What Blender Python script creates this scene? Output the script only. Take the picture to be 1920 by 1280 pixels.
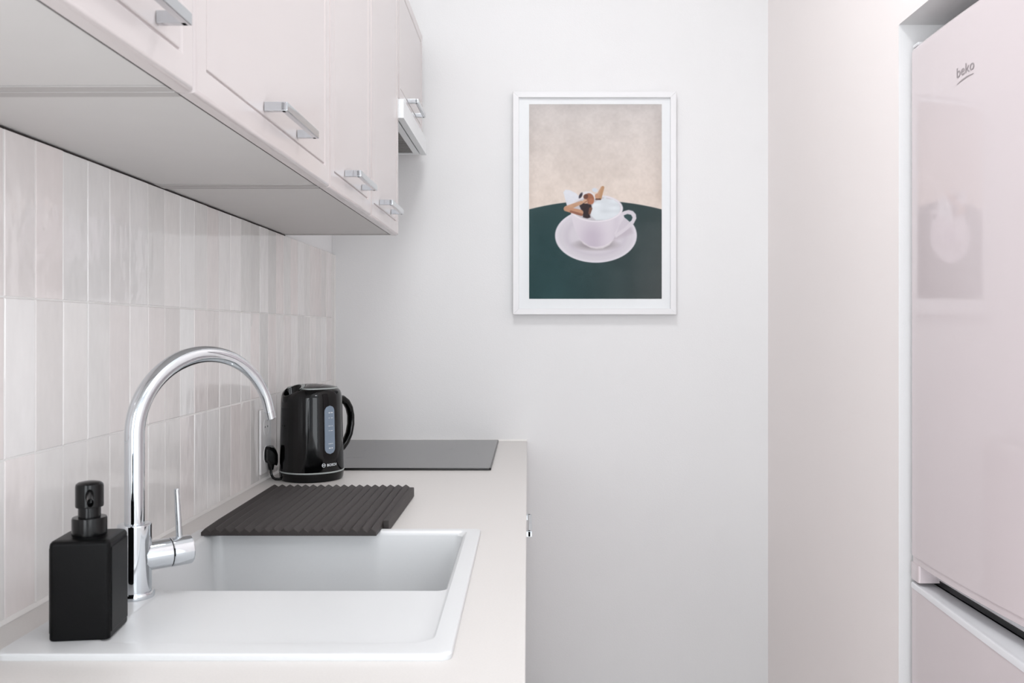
import bpy, bmesh, math, random
import numpy as np
from mathutils import Vector, Matrix, noise
random.seed(7)
D = bpy.data
SC = bpy.context.scene
COL = SC.collection
for o in list(D.objects): D.objects.remove(o)
PI = math.pi

# ------------------------------------------------------------------ camera
FPX, CX, CY, CH = 1650.0, 990.0, 620.0, 1.25      # focal length in px, vanishing point, eye height
cam_d = D.cameras.new('camera'); cam = D.objects.new('camera', cam_d); COL.objects.link(cam)
cam.location = (0, 0, CH); cam.rotation_euler = (PI/2, 0, 0)
cam_d.sensor_width = 36; cam_d.lens = FPX/1920*36
cam_d.shift_x = -(CX-960)/1920; cam_d.shift_y = (CY-640)/1920
cam_d.clip_start = .05
cam_d.dof.use_dof = True; cam_d.dof.focus_distance = 1.75; cam_d.dof.aperture_fstop = 11
SC.camera = cam

# ------------------------------------------------------------------ light
SC.view_settings.view_transform = 'Standard'; SC.view_settings.look = 'None'
SC.view_settings.gamma = 1; SC.view_settings.exposure = -0.07
SC.view_settings.use_curve_mapping = False
world = D.worlds.new('daylight'); SC.world = world; world.use_nodes = True
bg = world.node_tree.nodes['Background']; bg.inputs[0].default_value = (.86, .92, 1, 1); bg.inputs[1].default_value = 1.2

def area(name, loc, rot, sx, sy, power, col=(1, 1, 1), shape='RECTANGLE'):
    l = D.lights.new(name, 'AREA'); l.shape = shape; l.size = sx; l.size_y = sy
    l.energy = power; l.color = col
    o = D.objects.new(name, l); COL.objects.link(o); o.location = loc; o.rotation_euler = rot
    return o
# daylight entering by the wide window in the rear wall, and the ceiling lamps of the room
area('window_and_fill_light', (-1.4, -2.9, 1.2), (PI/2, 0, 0), 2.5, 2.2, 108, (.93, .97, 1))
area('window_and_fill_light', (1.9, -2.9, 1.2), (PI/2, 0, 0), 1.7, 2.2, 48, (.93, .97, 1))  # added fill light for the dark left back corner
HC = 3.0           # ceiling height
LAMPS = [(-.04, 1.38), (.0, -.60), (1.6, -1.5)]
for i, (x, y) in enumerate(LAMPS):
    area('ceiling_lamp_light', (x, y, HC-.065), (0, 0, 0), .46, .46, (13, 2.5, 16)[i], (.96, .98, 1), 'DISK')

# ------------------------------------------------------------------ helpers
def lin(c):
    return tuple(((v/255)/12.92 if v/255 <= .04045 else (((v/255)+.055)/1.055)**2.4) for v in c)

def mat(name, rgb, rough=.5, metal=0, noise_s=None, noise_amt=.03, bump=0, bump_s=60, coat=0, rand=0, spec=.5, ior=1.5, stretch=None):
    """procedural principled material; rgb in sRGB 0-255; noise varies the colour a little"""
    m = D.materials.new(name); m.use_nodes = True
    nt = m.node_tree; b = nt.nodes['Principled BSDF']; L = nt.links.new
    c = lin(rgb)
    b.inputs['Roughness'].default_value = rough; b.inputs['Metallic'].default_value = metal
    b.inputs['IOR'].default_value = ior
    b.inputs['Specular IOR Level'].default_value = spec
    b.inputs['Coat Weight'].default_value = coat; b.inputs['Coat Roughness'].default_value = .04
    b.inputs['Base Color'].default_value = (*c, 1)
    tc = nt.nodes.new('ShaderNodeTexCoord'); src = tc.outputs['Object']
    if stretch:
        mp = nt.nodes.new('ShaderNodeMapping'); mp.inputs['Scale'].default_value = stretch
        L(src, mp.inputs[0]); src = mp.outputs[0]
    if noise_s:
        n = nt.nodes.new('ShaderNodeTexNoise'); n.inputs['Scale'].default_value = noise_s; n.inputs['Detail'].default_value = 4
        L(src, n.inputs['Vector'])
        mr = nt.nodes.new('ShaderNodeMapRange'); L(n.outputs['Fac'], mr.inputs[0])
        mr.inputs[1].default_value = .3; mr.inputs[2].default_value = .7
        mr.inputs[3].default_value = 1-noise_amt; mr.inputs[4].default_value = 1+noise_amt
        vm = nt.nodes.new('ShaderNodeVectorMath'); vm.operation = 'SCALE'; vm.inputs[0].default_value = c
        L(mr.outputs[0], vm.inputs['Scale']); L(vm.outputs[0], b.inputs['Base Color'])
    if bump:
        n2 = nt.nodes.new('ShaderNodeTexNoise'); n2.inputs['Scale'].default_value = bump_s; n2.inputs['Detail'].default_value = 2
        L(src, n2.inputs['Vector'])
        bp = nt.nodes.new('ShaderNodeBump'); bp.inputs['Strength'].default_value = bump; bp.inputs['Distance'].default_value = .002
        L(n2.outputs['Fac'], bp.inputs['Height']); L(bp.outputs[0], b.inputs['Normal'])
    return m

M = {}
M['wall'] = mat('white_wall_paint', (243, 243, 244), .75, noise_s=3, noise_amt=.006, bump=.15, bump_s=350)
M['wall_kitchen'] = mat('kitchen_back_wall_paint', (231, 230, 230), .75, noise_s=3, noise_amt=.006, bump=.15, bump_s=350)
M['wall_pink'] = mat('warm_wall_paint', (247, 240, 238), .6, noise_s=3, noise_amt=.006, bump=.1, bump_s=350)
M['ceiling'] = mat('ceiling_paint', (243, 243, 243), .8, noise_s=3, noise_amt=.006)
M['floor'] = mat('pale_floor', (238, 237, 236), .5, noise_s=6, noise_amt=.06, stretch=(1, 8, 1))
M['door'] = mat('cabinet_door_lacquer', (208, 199, 198), .22, noise_s=5, noise_amt=.004, coat=.25)
M['carcass'] = mat('cabinet_carcass_laminate', (211, 208, 206), .45, noise_s=20, noise_amt=.008)
M['edge_band'] = mat('grey_edge_band', (182, 178, 176), .5, noise_s=20, noise_amt=.008)
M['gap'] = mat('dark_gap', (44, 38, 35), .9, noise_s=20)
M['worktop'] = mat('speckled_worktop', (217, 213, 210), .38, noise_s=420, noise_amt=.022)
M['sink'] = mat('white_sink_composite', (219, 220, 221), .3, noise_s=300, noise_amt=.006)
M['chrome'] = mat('polished_chrome', (212, 216, 220), .04, 1, noise_s=30, noise_amt=.004)
M['handle'] = mat('satin_chrome', (200, 203, 206), .11, 1)
M['steel'] = mat('brushed_steel', (170, 170, 168), .35, 1, noise_s=80, noise_amt=.05)
M['hood'] = mat('white_hood_enamel', (238, 240, 241), .3, noise_s=20, noise_amt=.005)
M['grille'] = mat('grease_filter_mesh', (150, 147, 144), .4, .5, noise_s=260, noise_amt=.25, bump=.6, bump_s=500)
M['black_matt'] = mat('matt_black', (5, 5, 6), .38, spec=.14, noise_s=300, noise_amt=.04, bump=.05, bump_s=900)
M['black_gloss'] = mat('gloss_black_plastic', (5, 5, 6), .06, spec=.32, noise_s=30, noise_amt=.05)
M['black_pump'] = mat('semi_gloss_black_plastic', (7, 7, 8), .2, spec=.3, noise_s=30, noise_amt=.05)
M['silicone'] = mat('dark_grey_silicone', (54, 49, 48), .55, spec=.35, noise_s=500, noise_amt=.06)
M['grey_plastic'] = mat('silver_grey_plastic', (168, 174, 172), .25, noise_s=40, noise_amt=.02)
M['gauge'] = mat('gauge_plastic', (126, 140, 156), .25, noise_s=60, noise_amt=.03)
M['mark'] = mat('pale_print', (214, 218, 222), .5, noise_s=60, noise_amt=.01)
M['hob'] = mat('hob_glass', (48, 48, 50), .12, noise_s=10, noise_amt=.2, bump=.03, bump_s=18, spec=1.0, ior=1.85)
M['hob_edge'] = mat('hob_edge', (16, 14, 14), .3, noise_s=30, noise_amt=.1)
M['hob_print'] = mat('hob_print', (150, 150, 152), .4, noise_s=30, noise_amt=.1)
M['fridge'] = mat('fridge_gloss_white', (217, 206, 208), .07, noise_s=4, noise_amt=.004, coat=.3)
M['fridge_body'] = mat('fridge_body', (226, 226, 228), .4, noise_s=30, noise_amt=.01)
M['fridge_trim'] = mat('fridge_trim', (234, 234, 237), .25, 0, noise_s=30, noise_amt=.01)
M['badge'] = mat('badge_silver', (168, 160, 162), .35, .4, noise_s=30, noise_amt=.03)
M['frame'] = mat('white_frame', (232, 231, 232), .4, noise_s=30, noise_amt=.005)
M['paper'] = mat('white_mount_paper', (235, 236, 237), .7, noise_s=60, noise_amt=.004)
M['caulk'] = mat('white_caulk', (236, 233, 230), .4, noise_s=60, noise_amt=.01)
M['grout'] = mat('pale_grout', (236, 234, 232), .8, noise_s=200, noise_amt=.03)
M['socket'] = mat('white_socket_plastic', (232, 230, 230), .25, noise_s=30, noise_amt=.005)
M['plinth'] = mat('plinth', (216, 208, 205), .4, noise_s=30, noise_amt=.01)
M['window_frame'] = mat('window_frame', (240, 240, 240), .4, noise_s=30, noise_amt=.01)

# emissive red figure of the hob display
me = D.materials.new('red_led'); me.use_nodes = True
b = me.node_tree.nodes['Principled BSDF']; b.inputs['Base Color'].default_value = (.3, .005, .01, 1)
b.inputs['Emission Color'].default_value = (1, .03, .05, 1); b.inputs['Emission Strength'].default_value = .35
M['led'] = me
me = D.materials.new('lamp_diffuser'); me.use_nodes = True
b = me.node_tree.nodes['Principled BSDF']; b.inputs['Base Color'].default_value = (.9, .9, .9, 1)
b.inputs['Emission Color'].default_value = (1, .95, .88, 1); b.inputs['Emission Strength'].default_value = 3
M['lamp'] = me

# window glass / picture glazing: clear with a weak mirror
def glazing(name, f):
    m = D.materials.new(name); m.use_nodes = True; nt = m.node_tree; nt.nodes.clear()
    out = nt.nodes.new('ShaderNodeOutputMaterial'); mx = nt.nodes.new('ShaderNodeMixShader')
    tr = nt.nodes.new('ShaderNodeBsdfTransparent'); gl = nt.nodes.new('ShaderNodeBsdfGlossy'); gl.inputs['Roughness'].default_value = .06
    fr = nt.nodes.new('ShaderNodeFresnel'); fr.inputs[0].default_value = f
    nt.links.new(fr.outputs[0], mx.inputs[0]); nt.links.new(tr.outputs[0], mx.inputs[1]); nt.links.new(gl.outputs[0], mx.inputs[2])
    nt.links.new(mx.outputs[0], out.inputs[0]); return m
M['glass'] = glazing('clear_glazing', 1.12)

# glazed tile: every tile its own tone (object random), uneven glossy surface
def tile_material():
    m = D.materials.new('glazed_tile'); m.use_nodes = True; nt = m.node_tree; L = nt.links.new
    b = nt.nodes['Principled BSDF']; b.inputs['Roughness'].default_value = .07
    oi = nt.nodes.new('ShaderNodeObjectInfo')
    cr = nt.nodes.new('ShaderNodeValToRGB'); e = cr.color_ramp
    cols = [(0, (243, 240, 239)), (.2, (234, 231, 229)), (.36, (246, 244, 243)), (.5, (241, 233, 231)), (.64, (223, 221, 219)),
            (.78, (245, 241, 239)), (.9, (234, 226, 224)), (1, (246, 245, 244))]
    while len(e.elements) < len(cols): e.elements.new(.5)
    for i, (p, c) in enumerate(cols): e.elements[i].position = p; e.elements[i].color = (*lin(c), 1)
    L(oi.outputs['Random'], cr.inputs[0])
    tc = nt.nodes.new('ShaderNodeTexCoord')
    ad = nt.nodes.new('ShaderNodeVectorMath'); ad.operation = 'ADD'
    sc = nt.nodes.new('ShaderNodeVectorMath'); sc.operation = 'SCALE'; sc.inputs[0].default_value = (31, 17, 23)
    L(oi.outputs['Random'], sc.inputs['Scale']); L(tc.outputs['Object'], ad.inputs[0]); L(sc.outputs[0], ad.inputs[1])
    n = nt.nodes.new('ShaderNodeTexNoise'); n.inputs['Scale'].default_value = 22; n.inputs['Detail'].default_value = 3
    L(ad.outputs[0], n.inputs['Vector'])
    mr = nt.nodes.new('ShaderNodeMapRange'); mr.inputs[1].default_value = .3; mr.inputs[2].default_value = .7; mr.inputs[3].default_value = .978; mr.inputs[4].default_value = 1.012
    L(n.outputs['Fac'], mr.inputs[0])
    vm = nt.nodes.new('ShaderNodeVectorMath'); vm.operation = 'SCALE'
    L(cr.outputs[0], vm.inputs[0]); L(mr.outputs[0], vm.inputs['Scale']); L(vm.outputs[0], b.inputs['Base Color'])
    mp = nt.nodes.new('ShaderNodeMapping'); mp.inputs['Scale'].default_value = (1, 1.6, .8); L(ad.outputs[0], mp.inputs[0])
    n2 = nt.nodes.new('ShaderNodeTexNoise'); n2.inputs['Scale'].default_value = 17; n2.inputs['Detail'].default_value = 2.2
    L(mp.outputs[0], n2.inputs['Vector'])
    bp = nt.nodes.new('ShaderNodeBump'); bp.inputs['Strength'].default_value = .75; bp.inputs['Distance'].default_value = .0020
    L(n2.outputs['Fac'], bp.inputs['Height']); L(bp.outputs[0], b.inputs['Normal'])
    return m
M['tile'] = tile_material()

# ---- mesh helpers (all add to a bmesh, in the local frame of the thing)
def box(bm, x0, x1, y0, y1, z0, z1, bev=0, seg=2, mi=0):
    vs = [bm.verts.new((x, y, z)) for x in (x0, x1) for y in (y0, y1) for z in (z0, z1)]
    fs = [bm.faces.new([vs[i] for i in q]) for q in ((0, 1, 3, 2), (4, 6, 7, 5), (0, 4, 5, 1), (2, 3, 7, 6), (0, 2, 6, 4), (1, 5, 7, 3))]
    for f in fs: f.material_index = mi
    if bev:
        es = list({e for f in fs for e in f.edges})
        r = bmesh.ops.bevel(bm, geom=es, offset=bev, segments=seg, profile=.5, affect='EDGES')
    return fs

def loft(bm, loops, cap0=True, cap1=True, closed=True, mi=0):
    rows = [[bm.verts.new(p) for p in lp] for lp in loops]
    n = len(rows[0])
    for a, b2 in zip(rows, rows[1:]):
        for i in range(n if closed else n-1):
            j = (i+1) % n
            f = bm.faces.new((a[i], a[j], b2[j], b2[i])); f.material_index = mi
    if cap0: bm.faces.new(list(reversed(rows[0]))).material_index = mi
    if cap1: bm.faces.new(rows[-1]).material_index = mi
    return rows

def lathe(bm, prof, c=(0, 0), n=48, cap0=True, cap1=True):
    loft(bm, [[(c[0]+r*math.cos(2*PI*i/n), c[1]+r*math.sin(2*PI*i/n), z) for i in range(n)] for r, z in prof], cap0, cap1)

def tube(bm, pts, rad, n=20, caps=True):
    pts = [Vector(p) for p in pts]
    if not hasattr(rad, '__len__'): rad = [rad]*len(pts)
    t0 = (pts[1]-pts[0]).normalized()
    up = Vector((0, 0, 1)) if abs(t0.z) < .9 else Vector((1, 0, 0))
    u = t0.cross(up).normalized(); loops = []
    for i, p in enumerate(pts):
        t = (pts[min(i+1, len(pts)-1)]-pts[max(i-1, 0)]).normalized()
        u = (u-t*u.dot(t)).normalized(); v = t.cross(u)
        loops.append([p+(u*math.cos(2*PI*k/n)+v*math.sin(2*PI*k/n))*rad[i] for k in range(n)])
    loft(bm, loops, caps, caps)

def rrect(hx, hy, r, n=6, cx=0, cy=0):
    """rounded rectangle outline, counter-clockwise"""
    out = []
    for q, (sx, sy) in enumerate(((1, 1), (-1, 1), (-1, -1), (1, -1))):
        for k in range(n+1):
            a = q*PI/2+k*PI/2/n
            out.append((cx+sx*(hx-r)+r*math.cos(a), cy+sy*(hy-r)+r*math.sin(a)))
    return out

def prism(bm, poly, axis, a, b2, mi=0):
    """extrude a 2D polygon along an axis from a to b2"""
    def P(p, h):
        return {'x': (h, p[0], p[1]), 'y': (p[0], h, p[1]), 'z': (p[0], p[1], h)}[axis]
    loft(bm, [[P(p, a) for p in poly], [P(p, b2) for p in poly]], mi=mi)

def finish(name, bm, mats, parent=None, smooth=True, angle=32, loc=None, rot=None):
    bmesh.ops.recalc_face_normals(bm, faces=bm.faces)
    me = D.meshes.new(name); bm.to_mesh(me); bm.free()
    if not isinstance(mats, (list, tuple)): mats = [mats]
    for m in mats: me.materials.append(M[m] if isinstance(m, str) else m)
    if smooth:
        for p in me.polygons: p.use_smooth = True
        me.set_sharp_from_angle(angle=math.radians(angle))
    o = D.objects.new(name, me); COL.objects.link(o)
    if smooth:
        w_ = o.modifiers.new('weighted_normal', 'WEIGHTED_NORMAL'); w_.keep_sharp = True; w_.weight = 80
    if parent: o.parent = parent
    if loc: o.location = loc
    if rot: o.rotation_euler = rot
    return o

def thing(name, label, cat, loc=(0, 0, 0), rz=0, group=None):
    o = D.objects.new(name, None); COL.objects.link(o); o.empty_display_size = .05
    o.location = loc; o.rotation_euler = (0, 0, rz); o['label'] = label; o['category'] = cat
    if group: o['group'] = group
    return o

def struct(o): o['kind'] = 'structure'; return o
B = bmesh.new

# the left wall stands half a degree off the room's axis: its own frame, u out of the tiles, v along the wall
WR = -.00727
def W(u, v, z):
    c, s = math.cos(WR), math.sin(WR)
    lx, ly = u, v-2.87
    return (-.6296+c*lx-s*ly, 2.87+s*lx+c*ly, z)

ZW = .891           # worktop top
ZS = .899           # sink rim top

# ------------------------------------------------------------------ room shell
bm = B(); box(bm, -3.3, 3.3, -3.1, 3.0, -.1, 0.0); struct(finish('floor', bm, 'floor', smooth=False))
bm = B(); box(bm, -3.3, 3.3, -3.1, 3.0, HC, HC+.1); struct(finish('ceiling', bm, 'ceiling', smooth=False))
bm = B(); box(bm, -1.0, .783, 2.87, 3.0, 0, HC); struct(finish('wall_back', bm, 'wall_kitchen', smooth=False))
bm = B(); box(bm, -.12, -.010, -2.82, 0, 0, HC)
wl = struct(finish('wall_left', bm, 'wall', smooth=False, loc=W(0, 2.87, 0), rot=(0, 0, WR)))
# right wall: warm paint towards the room, a niche for the fridge cut into it
NF, NN, NT, RX = 1.859, 1.222, 1.896, .783
bm = B()
box(bm, RX, 1.5, NF, 3.0, 0, HC); box(bm, RX, 1.5, NN, NF, NT, HC); box(bm, RX, 1.5, .55, NN, 0, HC); box(bm, 1.42, 1.5, NN, NF, 0, NT)
bm.normal_update()
for f in bm.faces: f.material_index = 1 if (f.normal.x < -.9 and abs(f.calc_center_median().x-RX) < .01) else 0
struct(finish('wall_right', bm, ['wall_kitchen', 'wall_pink'], smooth=False))
bm = B(); box(bm, 1.5, 3.3, .55, .65, 0, HC); struct(finish('wall_side', bm, 'wall', smooth=False))
bm = B(); box(bm, 3.2, 3.3, -3.0, .55, 0, HC); struct(finish('wall_far_right', bm, 'wall', smooth=False))
bm = B()
box(bm, -3.3, -2.7, -3.1, -3.0, 0, HC); box(bm, .7, 1.0, -3.1, -3.0, 0, HC); box(bm, 2.8, 3.3, -3.1, -3.0, 0, HC); box(bm, 1.0, 2.8, -3.1, -3.0, 0, .1); box(bm, 1.0, 2.8, -3.1, -3.0, 2.4, HC)
box(bm, -2.7, .7, -3.1, -3.0, 0, .1); box(bm, -2.7, .7, -3.1, -3.0, 2.4, HC)
struct(finish('wall_rear', bm, 'wall', smooth=False))
bm = B(); box(bm, -3.3, -3.2, -3.0, .05, 0, HC); struct(finish('wall_far_left', bm, 'wall', smooth=False))
bm = B(); box(bm, -3.2, -.775, -.05, .05, 0, HC); struct(finish('wall_left_side', bm, 'wall', smooth=False))
bm = B(); box(bm, -2.7, .7, -3.09, -3.04, .1, .16); box(bm, -2.7, .7, -3.09, -3.04, 2.34, 2.4)
for x in (-2.7, -1.03, .64): box(bm, x, x+.06, -3.09, -3.04, .16, 2.34)
wn = struct(finish('window_1', bm, 'window_frame', smooth=False))
for x in (-2.64, -.97):
    bm = B(); box(bm, x, x+1.61, -3.07, -3.065, .16, 2.34); finish('pane', bm, 'glass', wn, smooth=False)
bm = B(); box(bm, 1.0, 2.8, -3.09, -3.04, .1, .16); box(bm, 1.0, 2.8, -3.09, -3.04, 2.34, 2.4)  # unseen window, added to go with the second fill light
for x in (1.0, 1.87, 2.74): box(bm, x, x+.06, -3.09, -3.04, .16, 2.34)
wn = struct(finish('added_window_2', bm, 'window_frame', smooth=False))
for x in (1.06, 1.93):
    bm = B(); box(bm, x, x+.81, -3.07, -3.065, .16, 2.34); finish('pane', bm, 'glass', wn, smooth=False)  # panes of the added, unseen window
for i, (x, y) in enumerate(LAMPS):
    lab = ('white round ceiling lamp over the hob end of the kitchen', 'white round ceiling lamp above the near end of the worktop', 'white round ceiling lamp in the middle of the rear room')[i]
    t = thing('ceiling_lamp', lab, 'lamp', (x, y, HC), group='round ceiling lamps')
    bm = B(); lathe(bm, [(.235, 0), (.24, -.02), (.235, -.045), (.22, -.05)], cap1=False); finish('lamp_housing', bm, 'window_frame', t)
    bm = B(); lathe(bm, [(.222, -.03), (.222, -.04), (.2, -.046)]); finish('diffuser', bm, 'lamp', t)

# ------------------------------------------------------------------ wall tiles (children of the left wall, laid one by one)
PV, TW, TH = .067, .0648, .2
ROWS = [(ZW+.004, 1.0900), (1.0925, 1.2905), (1.2930, 1.4982)]
bm = B(); box(bm, -.010, -.0009, -2.45, -.004, ZW, 1.4975); finish('grout', bm, 'grout', wl, smooth=False)
bm = B(); box(bm, -.0095, -.0006, -2.45, -.57, 1.4984, 1.5000); finish('shadow_gap_strip', bm, 'gap', wl, smooth=False)  # dark colour gives the shade of the open slit above the tiles
def tile_mesh(h, seed):
    rnd = random.Random(seed); bm = B(); w = TW
    def ring(ins, x, wob=0):
        pts = [(-w/2+ins, ins), (w/2-ins, ins), (w/2-ins, h/2), (w/2-ins, h-ins), (-w/2+ins, h-ins), (-w/2+ins, h/2)]
        return [(x+rnd.uniform(-wob, wob)*.3, p[0]+rnd.uniform(-wob, wob), p[1]+rnd.uniform(-wob, wob)) for p in pts]
    loft(bm, [ring(0, -.0095), ring(0, -.0010, .0003), ring(.0004, -.0003, .0003), ring(.0010, 0, .0002)], cap0=False)
    bmesh.ops.recalc_face_normals(bm, faces=bm.faces)
    me = D.meshes.new('tile'); bm.to_mesh(me); bm.free(); me.materials.append(M['tile'])
    for p in me.polygons: p.use_smooth = True
    me.set_sharp_from_angle(angle=math.radians(12))
    return me
for ri, (z0, z1) in enumerate(ROWS):
    var = [tile_mesh(z1-z0, 10*ri+k) for k in range(6)]
    for k in range(-10, 26):
        v = 1.147+PV*k+PV/2
        if v+TW/2 > 2.869: continue
        o = D.objects.new('tile', random.choice(var)); COL.objects.link(o); o.parent = wl
        o.location = (random.uniform(-.0004, .0004), v-2.87, z0)
        o.rotation_euler = (0, random.uniform(-.004, .004), random.uniform(-.005, .005))
# caulk beads
bm = B(); prism(bm, [(-.004, ZW+.0002), (.004, ZW+.0002), (.0035, ZW+.0015), (.0008, ZW+.0055), (-.004, ZW+.0055)], 'y', -2.4, -.004)
for v in bm.verts: pass
o = struct(finish('trim_1', bm, 'caulk', loc=W(0, 2.87, 0), rot=(0, 0, WR)))
bm = B(); prism(bm, [(2.8705, ZW+.0002), (2.8655, ZW+.0002), (2.866, ZW+.003), (2.8695, ZW+.0055), (2.8705, ZW+.0055)], 'x', -.62, -.003)
struct(finish('trim_2', bm, 'caulk'))
bm = B(); prism(bm, [(-.6325, 2.8702), (-.6280, 2.8702), (-.6278, 2.8685), (-.6292, 2.8665), (-.6325, 2.866)], 'z', ZW+.006, 1.4965)
struct(finish('trim_3', bm, 'caulk'))

# ------------------------------------------------------------------ wall cabinets
ZB, ZT = 1.499, 2.19
def door_bm(w, h, fr=.031, th=.018):
    """door face in local y (width) and z (height), front at x = th"""
    bm = B()
    def ring(i, x):
        return [(x, i, i), (x, w-i, i), (x, w-i, h-i), (x, i, h-i)]
    loft(bm, [ring(0, 0), ring(0, th-.0060), ring(.0009, th-.0030), ring(.0027, th-.0010), ring(.0055, th), ring(fr-.001, th), ring(fr+.0004, th-.0006), ring(fr+.0026, th-.0032),
              ring(fr+.0036, th-.0034), ring(fr+.0042, th-.0012), ring(fr+.0056, th-.0006)])
    return bm
def handle_bm(L=.17, H=.012, out=.027, t=.009, post=.009):
    """bow handle: square bar on two posts, along y, centre at origin, on plane x=0"""
    bm = B()
    box(bm, 0, out+.001, -L/2, -L/2+post, -H/2, H/2, .0008)
    box(bm, 0, out+.001, L/2-post, L/2, -H/2, H/2, .0008)
    box(bm, out-t+.004, out+.004, -L/2, L/2, -H/2, H/2, .0012)
    return bm
def wall_cabinet(v0, v1, z0, z1, doors, label, hz, hlist, depth=.274):
    t = thing('wall_cabinet', label, 'cabinet', W(-.010, (v0+v1)/2, z0), WR, group='upper cabinets over the worktop')
    w = (v1-v0)-.001; d = depth+.010
    bm = B(); s = .018; zc = .0012
    for ys in (-w/2, w/2-s):
        b2_ = B(); box(b2_, 0, d, ys, ys+s, zc-(.0006 if ys < 0 else 0), z1-z0, .0006, 1); finish('side_panel', b2_, 'edge_band', t)
    box(bm, .0, .004, -w/2+s, w/2-s, zc+.02, z1-z0)
    box(bm, 0, d, -w/2+s, w/2-s, z1-z0-.018, z1-z0)
    finish('carcass', bm, 'carcass', t)
    bm = B(); box(bm, .0005, d-.0008, -w/2+s+.0007, w/2-s-.0007, zc+.0014, zc+.018, .0005, 1); finish('bottom_panel', bm, 'carcass', t)
    bm = B(); box(bm, d, d+.0031, -w/2+.010, w/2-.010, .0008, z1-z0-.01); finish('door_gap_shade', bm, 'gap', t, smooth=False)  # dark strip stands in for shade in the gap behind the doors
    n = len(doors); y = -w/2
    for i, dw in enumerate(doors):
        wd = dw-.003
        o = finish('door', door_bm(wd, z1-z0-.001), 'door', t, loc=(d+.0032, y+.0015, 0))
        hy = hlist[i]
        finish('handle', handle_bm(), 'handle', o, loc=(.018, hy-((v0+v1)/2+y+.0015), hz-z0), angle=40)
        y += dw
    return t
wall_cabinet(.123, .923, ZB, ZT, [.40, .40], 'pale pink double door wall cabinet nearest the viewer, its handle cut by the top edge', 1.545, [.345, .752])
wall_cabinet(.923, 1.531, ZB, ZT, [.6075], 'wide single door pale pink wall cabinet with one long chrome handle above the tap', 1.545, [1.243])
wall_cabinet(1.531, 2.306, ZB, ZT, [.387, .387], 'pale pink two door wall cabinet just before the extractor hood', 1.545, [1.735, 2.105])
wall_cabinet(2.306, 2.80, 1.860, ZT, [.4935], 'short pale pink wall cabinet above the extractor hood, next to the back wall', 1.892, [2.545])

# ------------------------------------------------------------------ extractor hood
hv0, hv1 = 2.309, 2.800; hw = hv1-hv0
t = thing('extractor_hood', 'slim white extractor hood with grey grease filter under the short cabinet', 'extractor hood', W(-.010, (hv0+hv1)/2, 1.808), WR)
bm = B(); a = .305; H = .050
box(bm, 0, .284, -hw/2, hw/2, .009, H, .001)                      # body above the filter frame
finish('body', bm, 'hood', t)
bm = B()
prism(bm, [(.3005, 0), (.3175, 0), (.3175, .0495), (.300, .0495)], 'y', -hw/2, hw/2); finish('front_lip', bm, 'hood', t)
bm = B(); box(bm, .284, .3003, -hw/2+.002, hw/2-.002, .010, .048); finish('lip_gap_shade', bm, 'gap', t)  # dark fill imitates the shaded gap between lip and body
bm = B()
for q in ((.004, .296, -hw/2+.001, -hw/2+.018), (.004, .296, hw/2-.018, hw/2-.001), (.004, .022, -hw/2+.018, hw/2-.018), (.278, .296, -hw/2+.018, hw/2-.018)):
    box(bm, q[0], q[1], q[2], q[3], .001, .010, .0006, 1)
finish('filter_frame', bm, 'hood', t)
bm = B(); box(bm, .022, .278, -hw/2+.018, hw/2-.018, .0045, .0085)
f = finish('grease_filter', bm, 'grille', t, smooth=False)
bm = B()
for k in range(24):
    y = -hw/2+.026+k*(hw-.052)/23
    box(bm, .024, .276, y-.0015, y+.0015, .0030, .0046)
finish('filter_ribs', bm, 'steel', f, smooth=False)
f2 = bm = B(); box(bm, .13, .17, -.03, .03, .0022, .0045, .0006, 1); finish('filter_latch', bm, 'black_matt', f)

# ------------------------------------------------------------------ base cabinets
FX = -.0245          # door face plane
def base_cabinet(v0, v1, label, drawers, handle):
    t = thing('base_cabinet', label, 'cabinet', (FX-.018-.27, (v0+v1)/2, 0), 0, group='lower cabinets under the worktop')
    w = v1-v0-.002; top = ZW-.039
    bm = B()
    box(bm, -.27, .26, -w/2, -w/2+.018, .10, top); box(bm, -.27, .26, w/2-.018, w/2, .10, top)
    box(bm, -.27, .26, -w/2+.018, w/2-.018, .10, .118); box(bm, -.27, -.26, -w/2+.018, w/2-.018, .118, top)
    finish('carcass', bm, 'carcass', t, smooth=False)
    bm = B(); box(bm, .20, .215, -w/2, w/2, 0, .10); finish('plinth', bm, 'plinth', t, smooth=False)
    z = .102
    for i, h in enumerate(drawers):
        nm = 'drawer_front' if len(drawers) > 1 else 'door'
        o = finish(nm, door_bm(w-.002, h-.003), 'door', t, loc=(.27, -w/2+.001, z))
        if handle and i == len(drawers)-1:
            hb = finish('handle', handle_bm(out=.029), 'handle', o, loc=(.018, w/2, h-.003-.015), angle=40)
        z += h
base_cabinet(.33, .955, 'handleless pale pink base cabinet nearest the viewer, left of the sink unit', [top_h := ZW-.039-.102], False)
base_cabinet(.955, 1.583, 'handleless pale pink base cabinet under the white sink', [top_h], False)
base_cabinet(1.583, 2.187, 'pale pink drawer cabinet with a chrome handle, between sink and hob', [top_h-.15-.23, .23, .15], True)
base_cabinet(2.187, 2.865, 'handleless pale pink base cabinet under the black hob by the back wall', [top_h], False)

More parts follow.
